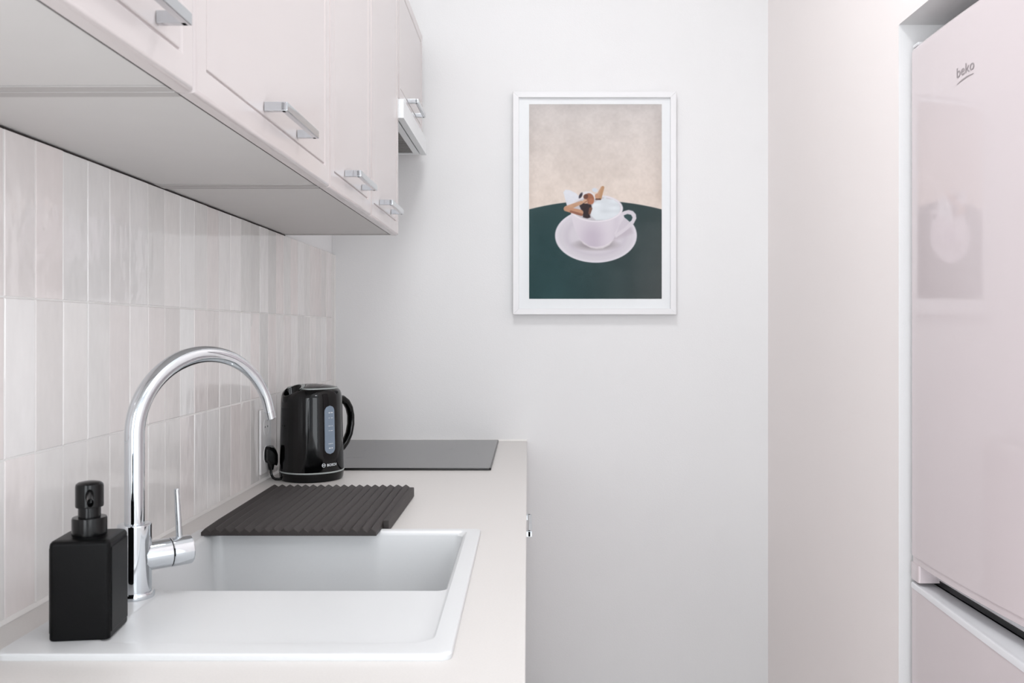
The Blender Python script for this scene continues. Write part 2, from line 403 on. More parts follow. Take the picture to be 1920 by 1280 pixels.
# ------------------------------------------------------------------ worktop with sink cut-out
SX0, SX1, SY0, SY1 = -.583, -.083, .957, 1.565
CXE = -.003
t = thing('worktop', 'long pale speckled worktop running along the tiled wall', 'worktop', (-.33, 1.6, ZW), 0)
bm = B(); zt, zb = 0, -.038
def wx(y): return W(.0005, y, 0)[0]
ox, oy = -.33, 1.6
hx0, hx1, hy0, hy1 = SX0+.012, SX1-.012, SY0+.012, SY1-.012
y0, y1 = .33, 2.8695
outer = [(wx(y0), y0), (CXE, y0), (CXE, y1), (wx(y1), y1)]
inner = [(hx0, hy0), (hx1, hy0), (hx1, hy1), (hx0, hy1)]
def rr(pts, z): return [bm.verts.new((p[0]-ox, p[1]-oy, z)) for p in pts]
A, I, Ab, Ib = rr(outer, zt), rr(inner, zt), rr(outer, zb), rr(inner, zb)
for k in range(4):
    j = (k+1) % 4
    bm.faces.new((A[k], A[j], I[j], I[k])); bm.faces.new((Ab[k], Ib[k], Ib[j], Ab[j]))
    bm.faces.new((A[k], Ab[k], Ab[j], A[j])); bm.faces.new((I[k], I[j], Ib[j], Ib[k]))
fe = [e for e in bm.edges if all(abs(v.co.x-(CXE-ox)) < 1e-5 for v in e.verts) and abs(e.verts[0].co.z-e.verts[1].co.z) < 1e-5]
bmesh.ops.bevel(bm, geom=fe, offset=.0025, segments=3, profile=.5, affect='EDGES')
finish('slab', bm, 'worktop', t)

# ------------------------------------------------------------------ sink
t = thing('sink', 'white composite inset sink with drainer and deep bowl, behind the soap dispenser', 'sink', ((SX0+SX1)/2, (SY0+SY1)/2, ZS), 0)
scx, scy = (SX0+SX1)/2, (SY0+SY1)/2
def loopz(hx, hy, r, z, cx=0, cy=0, n=6): return [(p[0], p[1], z) for p in rrect(hx, hy, r, n, cx, cy)]
HX, HY = (SX1-SX0)/2, (SY1-SY0)/2
# drainer recess and bowl form one opening: outline in local coords
bx0, bx1, by0, by1 = -.556-scx, -.106-scx, 1.196-scy, 1.549-scy      # bowl
dx0, dx1, dy0, dy1 = -.492-scx, -.106-scx, .990-scy, 1.262-scy        # drainer recess
bm = B()
# rim: outer rounded edge loops, then a top ring bridged to the openings by triangulated fill
rows = loft(bm, [loopz(HX-.004, HY-.004, .010, -.0085), loopz(HX-.0006, HY-.0006, .012, -.0080), loopz(HX, HY, .012, -.0025), loopz(HX-.0012, HY-.0012, .012, -.0006), loopz(HX-.004, HY-.004, .011, 0)], False, False)
outer = rows[-1]
def edges_of(vs): 
    out = []
    for i in range(len(vs)):
        e = bm.edges.get((vs[i], vs[(i+1) % len(vs)])) or bm.edges.new((vs[i], vs[(i+1) % len(vs)])); out.append(e)
    return out
# bowl opening plus drainer recess as an L outline
op = []
r = .022
def arc(cx, cy, r, a0, a1, n=6): return [(cx+r*math.cos(a0+(a1-a0)*k/n), cy+r*math.sin(a0+(a1-a0)*k/n)) for k in range(n+1)]
rb = .012; rd = .026
op += arc(bx1-rb, by1-rb, rb, 0, PI/2); op += arc(bx0+rb, by1-rb, rb, PI/2, PI); op += arc(bx0+rb, by0+rb, rb, PI, 1.5*PI)
op += arc(dx0-.014, by0-.014, .014, PI/2, 0)
op += arc(dx0+rd, dy0+rd, rd, PI, 1.5*PI); op += arc(dx1-rd, dy0+rd, rd, 1.5*PI, 2*PI)
cen = Vector((sum(p[0] for p in op)/len(op), sum(p[1] for p in op)/len(op)))
def offset(poly, d):
    out = []; n = len(poly)
    for i in range(n):
        a, b_, c = Vector(poly[i-1]), Vector(poly[i]), Vector(poly[(i+1) % n])
        t1 = (b_-a); t2 = (c-b_)
        t1 = t1.normalized() if t1.length > 1e-9 else t2.normalized(); t2 = t2.normalized() if t2.length > 1e-9 else t1
        nn = (Vector((-t1.y, t1.x))+Vector((-t2.y, t2.x))).normalized()
        out.append(tuple(b_+nn*d))
    return out
dd = -.0035
def gentle(pl, f): return [(x+(f*min(1, max(0, (by0-.004-y)/.02)) if x < dx0+.035 else 0), y) for x, y in pl]
L0 = [(p[0], p[1], 0) for p in op]; L1 = [(*p, -.0012) for p in offset(op, .0016)]; L2 = [(*p, dd) for p in gentle(offset(op, .0042), .03)]
rows2 = loft(bm, [L0, L1, L2], False, False)
eo = edges_of(outer)+edges_of(rows2[0])
bmesh.ops.triangle_fill(bm, edges=eo, use_beauty=True)
# drainer floor and bowl hole at depth dd: fill between L2 and the bowl lip
bowl_lip = rrect((bx1-bx0)/2-.0042, (by1-by0)/2-.0042, .014, 6, (bx0+bx1)/2, (by0+by1)/2)
bowl = [(-.0000+dd-.0002, .0), (dd-.004, .003), (-.10, .010), (-.16, .016), (-.178, .030), (-.183, .05)]
def bl(ins, z, sh=0): return [(p[0], p[1], z) for p in rrect((bx1-bx0)/2-.0046-ins, (by1-by0)/2-.0046-ins, .014+ins*.5, 6, (bx0+bx1)/2, (by0+by1)/2)]
rows3 = loft(bm, [bl(ins, z) for z, ins in bowl], False, True)
eo = edges_of(rows2[-1])+edges_of(rows3[0])
bmesh.ops.triangle_fill(bm, edges=eo, use_beauty=True)
basin = finish('basin', bm, 'sink', t, angle=40)
bm = B(); lathe(bm, [(.045, -.1826), (.045, -.1800), (.038, -.1788), (.020, -.1795), (.002, -.1795)], c=(0, (by0+by1)/2), cap0=False); finish('drain', bm, 'chrome', t)

# ------------------------------------------------------------------ hob
t = thing('induction_hob', 'black glass hob set into the worktop against the back wall', 'hob', (-.355, 2.5575, ZW), 0)
bm = B()
def lp(i, z): return [(p[0], p[1], z) for p in rrect(.26-i, .295-i, .006, 4)]
loft(bm, [lp(.001, .0003), lp(0, .0010), lp(0, .0050), lp(.0012, .0064), lp(.0030, .0066)])
bm.normal_update()
for f in bm.faces: f.material_index = 0 if f.normal.z > .9 and f.calc_area() > .01 else 1
g = finish('glass_plate', bm, ['hob', 'hob_edge'], t)
bm = B()
for (x, y) in ((-.165, -.112),):
    for k in range(3): box(bm, x-.004, x+.004, y+(k-1)*.009-.0014, y+(k-1)*.009+.0014, .0066, .0069)
    box(bm, x-.005, x-.0025, y-.010, y+.010, .0066, .0069); box(bm, x+.0025, x+.005, y-.010, y+.010, .0066, .0069)
finish('display', bm, 'led', t, smooth=False)
bm = B(); box(bm, -.15, -.10, -.112, -.111, .0066, .0068)
for (x, y, rr_) in ((-.125, .14, .088), (.125, .15, .072), (-.125, -.04, .072), (.125, -.03, .088)):
    for k in range(40):
        if k % 10 < 1:
            a = 2*PI*k/40; box(bm, x+rr_*math.cos(a)-.004, x+rr_*math.cos(a)+.004, y+rr_*math.sin(a)-.0004, y+rr_*math.sin(a)+.0004, .0066, .0068)
box(bm, .196, .222, -.262, -.258, .0066, .0068)
finish('printed_marks', bm, 'hob_print', t, smooth=False)['kind'] = 'stuff'

# ------------------------------------------------------------------ faucet
fb = (-.520, 1.163, ZS)
t = thing('kitchen_faucet', 'tall chrome swan-neck mixer tap rising behind the black soap dispenser', 'faucet', fb, 0)
bm = B(); lathe(bm, [(.0248, 0), (.0252, .001), (.0252, .0055), (.0240, .0075), (.0215, .008)]); finish('base_flange', bm, 'chrome', t)
bm = B(); lathe(bm, [(.0212, .008), (.0212, .0945), (.0206, .0962), (.0190, .0970), (.0135, .0970)]); 
bod = finish('tap_body', bm, 'chrome', t)
dx_, dy_ = .62, .785; R_ = .105; zc = 1.112-ZS
pts = [(0, 0, .094), (0, 0, .115), (0, 0, .150), (0, 0, .185)]; rad = [.0126]*4
for k in range(37):
    a = PI-(PI-math.radians(12))*k/36
    q = R_*(1+math.cos(a)); pts.append((q*dx_, q*dy_, zc+R_*math.sin(a)))
    f_ = k/36
    rad.append(.0126 if f_ < .42 else .0126-(.0126-.0078)*min(1, ((f_-.42)/.5)))
e = Vector(pts[-1])-Vector(pts[-2]); e.normalize()
for s_ in (.006, .015): pts.append(tuple(Vector(pts[37+3])+e*s_)); rad.append(.0076)
bm = B(); tube(bm, pts, rad, 28); sp = finish('spout', bm, 'chrome', t, angle=50)
tip = Vector(pts[-1])
bm = B(); tube(bm, [tip-e*.010, tip+e*.0012, tip+e*.0022], [.0081, .0081, .0070], 24); finish('aerator', bm, 'handle', sp)
ax = Vector((.75, .66, 0)).normalized(); zh = .051
def at_ax(s, z=zh): return (ax.x*s, ax.y*s, z)
bm = B(); tube(bm, [at_ax(.010), at_ax(.0440), at_ax(.0450)], [.0196, .0196, .0190], 36); finish('cartridge_housing', bm, 'chrome', t)
bm = B(); tube(bm, [at_ax(.0445), at_ax(.0465)], .0182, 36); finish('seal_ring', bm, 'black_pump', t)
bm = B(); tube(bm, [at_ax(.0462), at_ax(.0470), at_ax(.0715), at_ax(.0735), at_ax(.0742)], [.0192, .0198, .0198, .0188, .0165], 36); cap_ = finish('lever_cap', bm, 'chrome', t)
bm = B(); p0 = Vector(at_ax(.0585)); tube(bm, [p0+Vector((0, 0, .012)), p0+Vector((-.001, -.001, .040)), p0+Vector((-.003, -.002, .084)), p0+Vector((-.003, -.002, .0852))], [.0043, .0039, .0036, .0028], 20)
finish('lever', bm, 'chrome', cap_)

# ------------------------------------------------------------------ soap dispenser
t = thing('soap_dispenser', 'square matt black soap dispenser standing on the front of the sink', 'soap dispenser', (-.5125, 1.0285, ZS-.0001), math.radians(7))
bm = B(); h = .033; HB = .1135
def sq(i, z, r=.0055): return [(p[0], p[1], z) for p in rrect(h-i, h-i, r, 5)]
loft(bm, [sq(.002, 0, .005), sq(.0006, .0008), sq(0, .0025), sq(0, HB-.006), sq(.0005, HB-.0035), sq(.002, HB-.0013), sq(.0045, HB-.0003), sq(.010, HB)])
finish('bottle', bm, 'black_matt', t)
for sx in (1, -1):                                                  # framed side panels
    bm = B()
    def pr(i, x): return [(sx*(h+x), -h+.0055+i, .008+i), (sx*(h+x), h-.0055-i, .008+i), (sx*(h+x), h-.0055-i, HB-.009-i), (sx*(h+x), -h+.0055+i, HB-.009-i)]
    loft(bm, [pr(0, -.001), pr(0, .0007), pr(.0006, .0011)], False, True); finish('side_panel', bm, 'black_matt', t)
bm = B(); lathe(bm, [(.0185, HB-.001), (.0190, HB+.001), (.0190, HB+.0185), (.0182, HB+.0205), (.0125, HB+.0210)]); finish('collar', bm, 'black_pump', t)
bm = B(); lathe(bm, [(.0122, HB+.020), (.0122, HB+.034)]); finish('neck', bm, 'black_pump', t)
bm = B(); lathe(bm, [(.0120, HB+.0325), (.0148, HB+.0325), (.0152, HB+.034), (.0152, HB+.056), (.0146, HB+.059), (.0120, HB+.0610), (.006, HB+.0622), (.001, HB+.0624)])
hd = finish('pump_head', bm, 'black_pump', t)
bm = B(); d = Vector((.36, -.93, -.14)).normalized(); p0 = Vector((.003, -.009, HB+.0475)); ns = []
for s_, rx, rz in ((0, .0052, .0085), (.008, .0046, .0078), (.020, .0042, .0062), (.030, .0040, .0050), (.0305, .0036, .0046)):
    c = p0+d*s_; ns.append([(c.x+rx*math.cos(2*PI*k/20), c.y, c.z+rz*math.sin(2*PI*k/20)) for k in range(20)])
rw = loft(bm, ns, True, False)
c = p0+d*.024; loft(bm, [ns[-1], [(c.x+.0020*math.cos(2*PI*k/20), c.y, c.z+.0028*math.sin(2*PI*k/20)) for k in range(20)]], False, True)
finish('nozzle', bm, 'black_pump', hd)

# ------------------------------------------------------------------ ribbed draining mat
t = thing('draining_mat', 'black ribbed silicone draining mat overhanging the far rim of the sink', 'draining mat', (-.4095, 1.505, ZS+.0006), math.radians(-.3))
bm = B(); N = 18; Wm = .302; pit = Wm/N; Lm = .405
def prof(hgt, base):
    top = []
    for k in range(N):
        x0 = -Wm/2+k*pit
        top += [(x0+.0008, base+hgt*.45), (x0+pit*.44, base+hgt), (x0+pit*.56, base+hgt)]
    top.append((Wm/2-.0008, base+hgt*.45))
    return top
def cross(y, hgt, base, low):
    tp = prof(hgt, base)
    lo = [(x, low) for x, z in tp]
    return [(x, y, z) for x, z in tp]+[(x, y, z) for x, z in reversed(lo)]
# wedge: thin at the sink, thick at the far end; the underside steps down behind the sink rim
secs = [(0, .0100, 0), (.0015, .0115, 0), (.058, .0120, 0), (.0625, .0122, -.0078), (.39, .0090, -.0078), (.4045, .0085, -.0078)]
lps = []
for y, hg, lw in secs:
    s_ = y/Lm; base = .0008+s_*.0075
    lps.append(cross(y, hg, base, lw))
loft(bm, lps)
finish('ribbed_mat', bm, 'silicone', t, angle=20)
bm = B(); box(bm, Wm/2-.001, Wm/2+.010, .0655, Lm-.004, -.0078, .0120, .0015, 2)
finish('side_edge', bm, 'silicone', t)

# ------------------------------------------------------------------ kettle
kx, ky = -.527, 2.145
t = thing('electric_kettle', 'glossy black electric kettle with a water gauge, standing behind the draining mat', 'kettle', (kx, ky, ZW), 0)
hd_ = math.atan2(.714, .70)                 # handle direction; the spout points the opposite way
sd = math.atan2(-.69, -.73)
bm = B(); lathe(bm, [(.070, 0), (.0735, .001), (.0755, .006), (.0768, .015), (.0770, .0195), (.0755, .0205)]); finish('power_base', bm, 'black_gloss', t)
bm = B(); lathe(bm, [(.0755, .0205), (.0774, .0205), (.0777, .0215), (.0777, .0230), (.0770, .0238), (.0755, .0238)], n=64); finish('trim_ring', bm, 'grey_plastic', t)
def rbody(z, a):
    f = (z-.023)/.19
    r = .0765-.0045*max(0, f)
    top = max(0, (z-.150)/.065); da = math.atan2(math.sin(a-sd), math.cos(a-sd))
    r += .0020*top**1.5*math.exp(-(da/.42)**2)
    return r
bm = B(); n = 96; lps = []
zs = [.0236, .028, .06, .10, .14, .155, .165, .175, .185, .193, .200, .2055, .2095, .2125]
sh = [0, 0, 0, 0, 0, 0, 0, 0, .0002, .0008, .002, .0042, .0075, .0125]
for z, s_ in zip(zs, sh):
    lp_ = []
    for k in range(n):
        a = 2*PI*k/n; da = math.atan2(math.sin(a-sd), math.cos(a-sd)); g = math.exp(-(da/.45)**2)
        r = rbody(z, a)-s_*(1-.75*g); zz = z+.008*(z-.0236)/.189-.016*g*max(0, (z-.175)/.0375)
        lp_.append((r*math.cos(a), r*math.sin(a), zz))
    lps.append(lp_)
loft(bm, lps, True, False)
finish('kettle_body', bm, 'black_gloss', t, angle=50)
# lid: low dome with a pale ring, and the pale grey pouring lip behind the spout opening
def kring(r0, z, g_in=0):
    out = []
    for k in range(n):
        a = 2*PI*k/n; da = math.atan2(math.sin(a-sd), math.cos(a-sd)); g = math.exp(-(da/.60)**4)
        out.append(((r0-g_in*g)*math.cos(a), (r0-g_in*g)*math.sin(a), z))
    return out
bm = B(); loft(bm, [kring(.0600, .2185, .034), kring(.0595, .2218, .034), kring(.0570, .2232, .033), kring(.045, .2262, .023), kring(.028, .2290, .008), kring(.010, .2304), kring(.002, .2306)], False, True)
finish('lid', bm, 'black_gloss', t, angle=50)
bm = B(); loft(bm, [kring(.0613, .2172, .034), kring(.0620, .2206, .034), kring(.0608, .2224, .034), kring(.0590, .2224, .034)], False, False)
finish('lid_ring', bm, 'grey_plastic', t, angle=50)
cs, sn = math.cos(sd), math.sin(sd)
def K(r, s_, z): return (r*cs-s_*sn, r*sn+s_*cs, z)
def ov(cr, ra, tb, z, tilt): return [K(cr+ra*math.cos(q), tb*math.sin(q), z-tilt*math.cos(q)) for q in [2*PI*k/32 for k in range(32)]]
bm = B()        # spout: tilted oval opening with a thin lip
loft(bm, [ov(.0560, .0165, .0240, .185, .002), ov(.0545, .0200, .0262, .200, .008), ov(.0535, .0208, .0268, .2150, .0115), ov(.0530, .0203, .0262, .2168, .0125), ov(.0525, .0190, .0248, .2162, .0125), ov(.0500, .0150, .020, .190, .005)], False, True); finish('spout', bm, 'black_gloss', t, angle=40)
bm = B()        # pale pouring lip between the opening and the lid
pl = [K(.0525-.0198*math.cos(a), .0258*math.sin(a), .2170+.0125*math.cos(a)) for a in [-1.35+2.7*k/16 for k in range(17)]]
pl2 = [K(.0500-.0265*math.cos(a), .0320*math.sin(a), .2205+.0105*math.cos(a)) for a in [-1.35+2.7*k/16 for k in range(17)]]
loft(bm, [pl, pl2, [(p[0], p[1], p[2]-.004) for p in pl2], [(p[0], p[1], p[2]-.004) for p in pl]], False, False, closed=False); finish('pouring_lip', bm, 'grey_plastic', t)
# handle: D-shaped grip
ch, shn = math.cos(hd_), math.sin(hd_)
path = [(.060, .184), (.073, .190), (.086, .189), (.098, .181), (.1075, .166), (.1125, .146), (.1125, .124), (.1075, .101), (.0975, .081), (.086, .068), (.074, .060), (.064, .058)]
wid = [.012, .013, .0135, .013, .0125, .012, .012, .012, .0115, .011, .011, .011]; thk = [.008, .009, .0095, .009, .0085, .008, .008, .008, .0085, .009, .009, .009]
bm = B(); lps = []
for i, (r, z) in enumerate(path):
    a_ = Vector(path[max(i-1, 0)]); b_ = Vector(path[min(i+1, len(path)-1)]); tt = (b_-a_).normalized(); nn = Vector((-tt.y, tt.x))
    lp_ = []
    for k in range(18):
        q = 2*PI*k/18; o1 = math.cos(q)*thk[i]; s_ = math.sin(q)*wid[i]
        rr2 = r+nn.x*o1; zz = z+nn.y*o1
        lp_.append((rr2*ch-s_*shn, rr2*shn+s_*ch, zz))
    lps.append(lp_)
loft(bm, lps); finish('handle', bm, 'black_gloss', t, angle=50)
# curved patches on the body: gauge, marks and lettering. angle measured from the viewer side (-Y) towards +X
def wrap(s, z, lift, a0): 
    r = .0765-.0045*max(0, (z-.023)/.19)+lift
    a = a0+s/.0755
    return (r*math.sin(a), -r*math.cos(a), z)
ga = math.asin(.745)
bm = B(); gw, gz0, gz1 = .0145, .066, .181
out = []
for q in range(15): a = PI*q/14; out.append((gw*math.cos(a), gz1-gw+gw*math.sin(a)))
for q in range(15): a = PI+PI*q/14; out.append((gw*math.cos(a), gz0+gw+gw*math.sin(a)))
rowsg = []
ns_ = 13
levels = [gz0+(gz1-gz0)*k/40 for k in range(41)]
for z in levels:
    hw2 = gw
    if z > gz1-gw: hw2 = math.sqrt(max(gw**2-(z-gz1+gw)**2, 1e-8))
    if z < gz0+gw: hw2 = math.sqrt(max(gw**2-(gz0+gw-z)**2, 1e-8))
    rowsg.append([wrap(hw2*(-1+2*k/(ns_-1)), z, .0007, ga) for k in range(ns_)])
loft(bm, rowsg, False, False, closed=False)
gg = finish('water_gauge', bm, 'gauge', t, angle=60)
bm = B()
def patch(bm, s0, s1, z0, z1, lift, a0, n=4):
    loft(bm, [[wrap(s0+(s1-s0)*k/n, z, lift, a0) for k in range(n+1)] for z in (z0, z1)], False, False, closed=False)
for z, segs in ((.163, ((-.004, .001), (.003, .0085))), (.151, ((-.004, -.001), (.003, .0085))), (.132, ((-.005, .002), (.004, .008))), (.121, ((-.004, -.001), (.001, .008))), (.090, ((-.005, .004), (.005, .008))), (.079, ((-.004, .001), (.003, .007)))):
    for s0, s1 in segs: patch(bm, s0, s1, z, z+(.0022 if z in (.163, .079) else .0012), .0011, ga)
finish('gauge_marks', bm, 'mark', gg, smooth=False)['kind'] = 'stuff'

def text_mesh(body, size, extrude=0.0, shear=0, bold=0):
    cu = D.curves.new('lettering', 'FONT'); cu.body = body; cu.size = size; cu.extrude = extrude; cu.offset = bold; cu.shear = shear; cu.resolution_u = 4
    ob = D.objects.new('lettering', cu); COL.objects.link(ob)
    bpy.context.view_layer.update()
    me_ = D.meshes.new_from_object(ob.evaluated_get(bpy.context.evaluated_depsgraph_get()))
    D.objects.remove(ob); D.curves.remove(cu); return me_
# maker's lettering: ring emblem, then the word
tm = text_mesh('BOSCH', .0082, bold=.00025)
xs = [v.co.x for v in tm.vertices]; wtx = max(xs)-min(xs); x0 = min(xs)
for v in tm.vertices:
    s_ = (v.co.x-x0)/wtx*.0275; v.co = wrap(s_, .0375+v.co.y, .0008, math.asin(.66))
tm.materials.append(M['mark']); o = D.objects.new('lettering', tm); COL.objects.link(o); o.parent = t
bm = B(); na = math.asin(.66)-.0085/.0755
def ringp(r): return [wrap(r*math.cos(q), .0405+r*math.sin(q), .0008, na) for q in [2*PI*k/24 for k in range(24)]]
loft(bm, [ringp(.0046), ringp(.0037)], False, False)
patch(bm, -.0028, -.0016, .0382, .0428, .0008, na, 1); patch(bm, .0016, .0028, .0382, .0428, .0008, na, 1); patch(bm, -.0016, .0016, .0400, .0410, .0008, na, 2)
finish('emblem', bm, 'mark', t, smooth=False)

# ------------------------------------------------------------------ socket, plug and cord
t = thing('wall_socket', 'white double wall socket on the tiles beside the kettle', 'socket', W(.0002, 2.115, .975), WR)
bm = B(); box(bm, 0, .0060, -.041, .041, -.066, .088, .0025, 3); finish('face_plate', bm, 'socket', t)
for zc_ in (.045, -.022):
    bm = B(); nq = 28
    loft(bm, [[(x, r*math.cos(2*PI*k/nq), zc_+r*math.sin(2*PI*k/nq)) for k in range(nq)] for x, r in ((.0059, .0225), (.0070, .0220), (.0070, .0200), (.0062, .0195), (.0062, .0002))], False, True)
    so = finish('outlet', bm, 'socket', t)
    bm = B()
    for yy in (-.0095, .0095): tube(bm, [(.0061, yy, zc_), (.0064, yy, zc_)], .0025, 12)
    finish('pin_hole', bm, 'black_pump', so)
t = thing('power_cord', 'black angled plug with its short cord, in the socket left of the kettle', 'plug', W(.0073, 2.115, .953), WR)
bm = B()
lps = []
for x, w2, z0, z1 in ((0, .017, -.016, .019), (.003, .0182, -.018, .0205), (.012, .0175, -.020, .020), (.020, .013, -.024, .013), (.0245, .009, -.026, .004)):
    c = .006
    lps.append([(x, w2, z0+c), (x, w2, z1-c), (x, w2-c, z1), (x, -w2+c, z1), (x, -w2, z1-c), (x, -w2, z0+c), (x, -w2+c, z0), (x, w2-c, z0)])
loft(bm, lps); finish('plug', bm, 'black_pump', t, angle=25)
bm = B(); tube(bm, [(.010, -.001, -.014), (.0105, -.001, -.026), (.0105, -.001, -.036), (.0105, -.001, -.037)], [.0085, .0078, .0058, .0045], 14); finish('strain_relief', bm, 'black_pump', t)
bm = B(); tube(bm, [(.0105, -.001, -.034), (.0105, -.001, -.043), (.0125, -.002, -.050), (.0165, -.004, -.0555), (.0225, -.006, -.0580), (.030, -.005, -.0583), (.0400, .000, -.0583)], .0031, 12); finish('cord', bm, 'black_pump', t)

# ------------------------------------------------------------------ framed print
px0, px1, pz0, pz1 = -.0482, .4785, 1.3030, 2.0215
t = thing('framed_picture', 'white framed print of a cup and saucer on a dark green table', 'picture', ((px0+px1)/2, 2.8695, pz0), 0)
w2, hh = (px1-px0)/2, pz1-pz0; fw, fd = .0185, .030
def frame_piece(a, b2, c, d_):
    bm = B(); 
    for y0_, y1_ in ((-fd, -.0005),):
        lo = [(p[0], y0_, p[1]) for p in (a, b2, c, d_)]; hi = [(p[0], y1_, p[1]) for p in (a, b2, c, d_)]
        loft(bm, [lo, hi])
    bmesh.ops.bevel(bm, geom=[e for e in bm.edges if all(abs(v.co.y+fd) < 1e-6 for v in e.verts)], offset=.0007, segments=2, profile=.5, affect='EDGES')
    return finish('frame_bar', bm, 'frame', t)
frame_piece((-w2, 0), (w2, 0), (w2-fw, fw), (-w2+fw, fw)); frame_piece((-w2, hh), (-w2+fw, hh-fw), (w2-fw, hh-fw), (w2, hh))
frame_piece((-w2, 0), (-w2+fw, fw), (-w2+fw, hh-fw), (-w2, hh)); frame_piece((w2, 0), (w2, hh), (w2-fw, hh-fw), (w2-fw, fw))
bm = B(); box(bm, -w2+fw-.001, w2-fw+.001, -.020, -.002, fw-.001, hh-fw+.001); finish('mount', bm, 'paper', t, smooth=False)
bm = B(); box(bm, -w2+fw-.001, w2-fw+.001, -.0245, -.0235, fw-.001, hh-fw+.001); finish('pane', bm, 'glass', t, smooth=False)

# the printed image, painted per vertex on a fine flat sheet (pixel units of the print: x 992-1240, y 197-560)
IX0, IX1, IY0, IY1 = 992., 1240., 196.5, 560.
NXg, NYg = 330, 484
gx, gy = np.meshgrid(np.linspace(IX0, IX1, NXg), np.linspace(IY0, IY1, NYg))
img = np.zeros((NYg, NXg, 3))
rng = np.random.RandomState(3)
def smooth_noise(cells, seed):
    r_ = np.random.RandomState(seed); cy_, cx_ = cells
    g_ = r_.rand(cy_+2, cx_+2); yy = np.linspace(0, cy_, NYg); xx = np.linspace(0, cx_, NXg)
    yi = yy.astype(int); xi = xx.astype(int); fy = (yy-yi)[:, None]; fx = (xx-xi)[None, :]
    fy = fy*fy*(3-2*fy); fx = fx*fx*(3-2*fx)
    a = g_[yi][:, xi]; b_ = g_[yi][:, xi+1]; c = g_[yi+1][:, xi]; d_ = g_[yi+1][:, xi+1]
    return (a*(1-fx)+b_*fx)*(1-fy)+(c*(1-fx)+d_*fx)*fy-.5
nz = smooth_noise((9, 6), 1)*.5+smooth_noise((30, 20), 2)*.35+smooth_noise((90, 60), 4)*.3
grain = rng.rand(NYg, NXg)-.5
def col(c): return np.array(c, float)[None, None, :]
ty = (gy-IY0)/(IY1-IY0)
base = col((208, 201, 198))*(1-np.clip(ty/.5, 0, 1))[..., None]+col((224, 210, 200))*np.clip(ty/.5, 0, 1)[..., None]
vg = np.minimum(np.minimum(gx-IX0, IX1-gx), (gy-IY0))
img[:] = base+nz[..., None]*22+grain[..., None]*5-np.clip(1-vg/14, 0, 1)[..., None]*10
def sm(d_, w=.7): return np.clip(.5-d_/(2*w), 0, 1)                # signed distance -> coverage
def put(mask, c):
    global img
    c = np.asarray(c, float)
    if c.ndim == 1: c = c[None, None, :]
    img = img*(1-mask[..., None])+c*mask[..., None]
def ell(cx, cy, rx, ry, rot=0, w=.7):
    x = gx-cx; y = gy-cy; c, s = math.cos(rot), math.sin(rot)
    u = (x*c+y*s)/rx; v = (-x*s+y*c)/ry; k = np.sqrt(u*u+v*v)+1e-9
    return sm((k-1)*min(rx, ry), w)
def seg(x0, y0, x1, y1, r0, r1, w=.7):
    dx, dy = x1-x0, y1-y0; tt = np.clip(((gx-x0)*dx+(gy-y0)*dy)/(dx*dx+dy*dy), 0, 1)
    return sm(np.hypot(gx-x0-tt*dx, gy-y0-tt*dy)-(r0+(r1-r0)*tt), w)
def poly(pts, w=.7):
    P = np.array(pts, float); n_ = len(P); inside = np.zeros(gx.shape, bool); dist = np.full(gx.shape, 1e9)
    for i in range(n_):
        x0, y0 = P[i]; x1, y1 = P[(i+1) % n_]
        cond = ((y0 > gy) != (y1 > gy)) & (gx < (x1-x0)*(gy-y0)/((y1-y0) or 1e-9)+x0); inside ^= cond
        dx, dy = x1-x0, y1-y0; tt = np.clip(((gx-x0)*dx+(gy-y0)*dy)/(dx*dx+dy*dy+1e-9), 0, 1)
        dist = np.minimum(dist, np.hypot(gx-x0-tt*dx, gy-y0-tt*dy))
    return sm(np.where(inside, -dist, dist), w)
# dark green table top
tcol = col((54, 72, 73))+nz[..., None]*16+grain[..., None]*8+col((10, -3, -4))*np.clip((gx-1116)/124, -.6, 1)[..., None]*ty[..., None]
put(sm(377+16*((gx-1116)/124)**2-gy, .8), tcol)
# saucer
u = (gx-1117)/76.5; v = (gy-442)/50.5; k = np.sqrt(u*u+v*v)
sau = col((213, 207, 213))+col((14, 14, 14))*np.clip((k-.88)/.1, 0, 1)[..., None]-col((8, 9, 7))*np.clip(1-abs(k-.72)/.12, 0, 1)[..., None]+grain[..., None]*3
put(ell(1117, 442, 76.5, 50.5), sau)
put(poly([(1150, 432), (1172, 424), (1185, 427), (1186, 437), (1168, 445), (1150, 452), (1140, 455)], 3.5)*.6, (186, 174, 184))
put(ell(1117, 459, 34, 9, 0, 4)*.8, (140, 130, 134))
# napkin and far rim of the cup
put(poly([(1056, 361), (1060, 356), (1068, 357), (1080, 363), (1089, 372), (1096, 390), (1090, 400), (1074, 402), (1064, 391)]), col((222, 223, 229))+nz[..., None]*14)
put(ell(1118, 391, 48.5, 25), (222, 218, 222)); put(ell(1118, 392, 46, 22.8), (198, 194, 199))
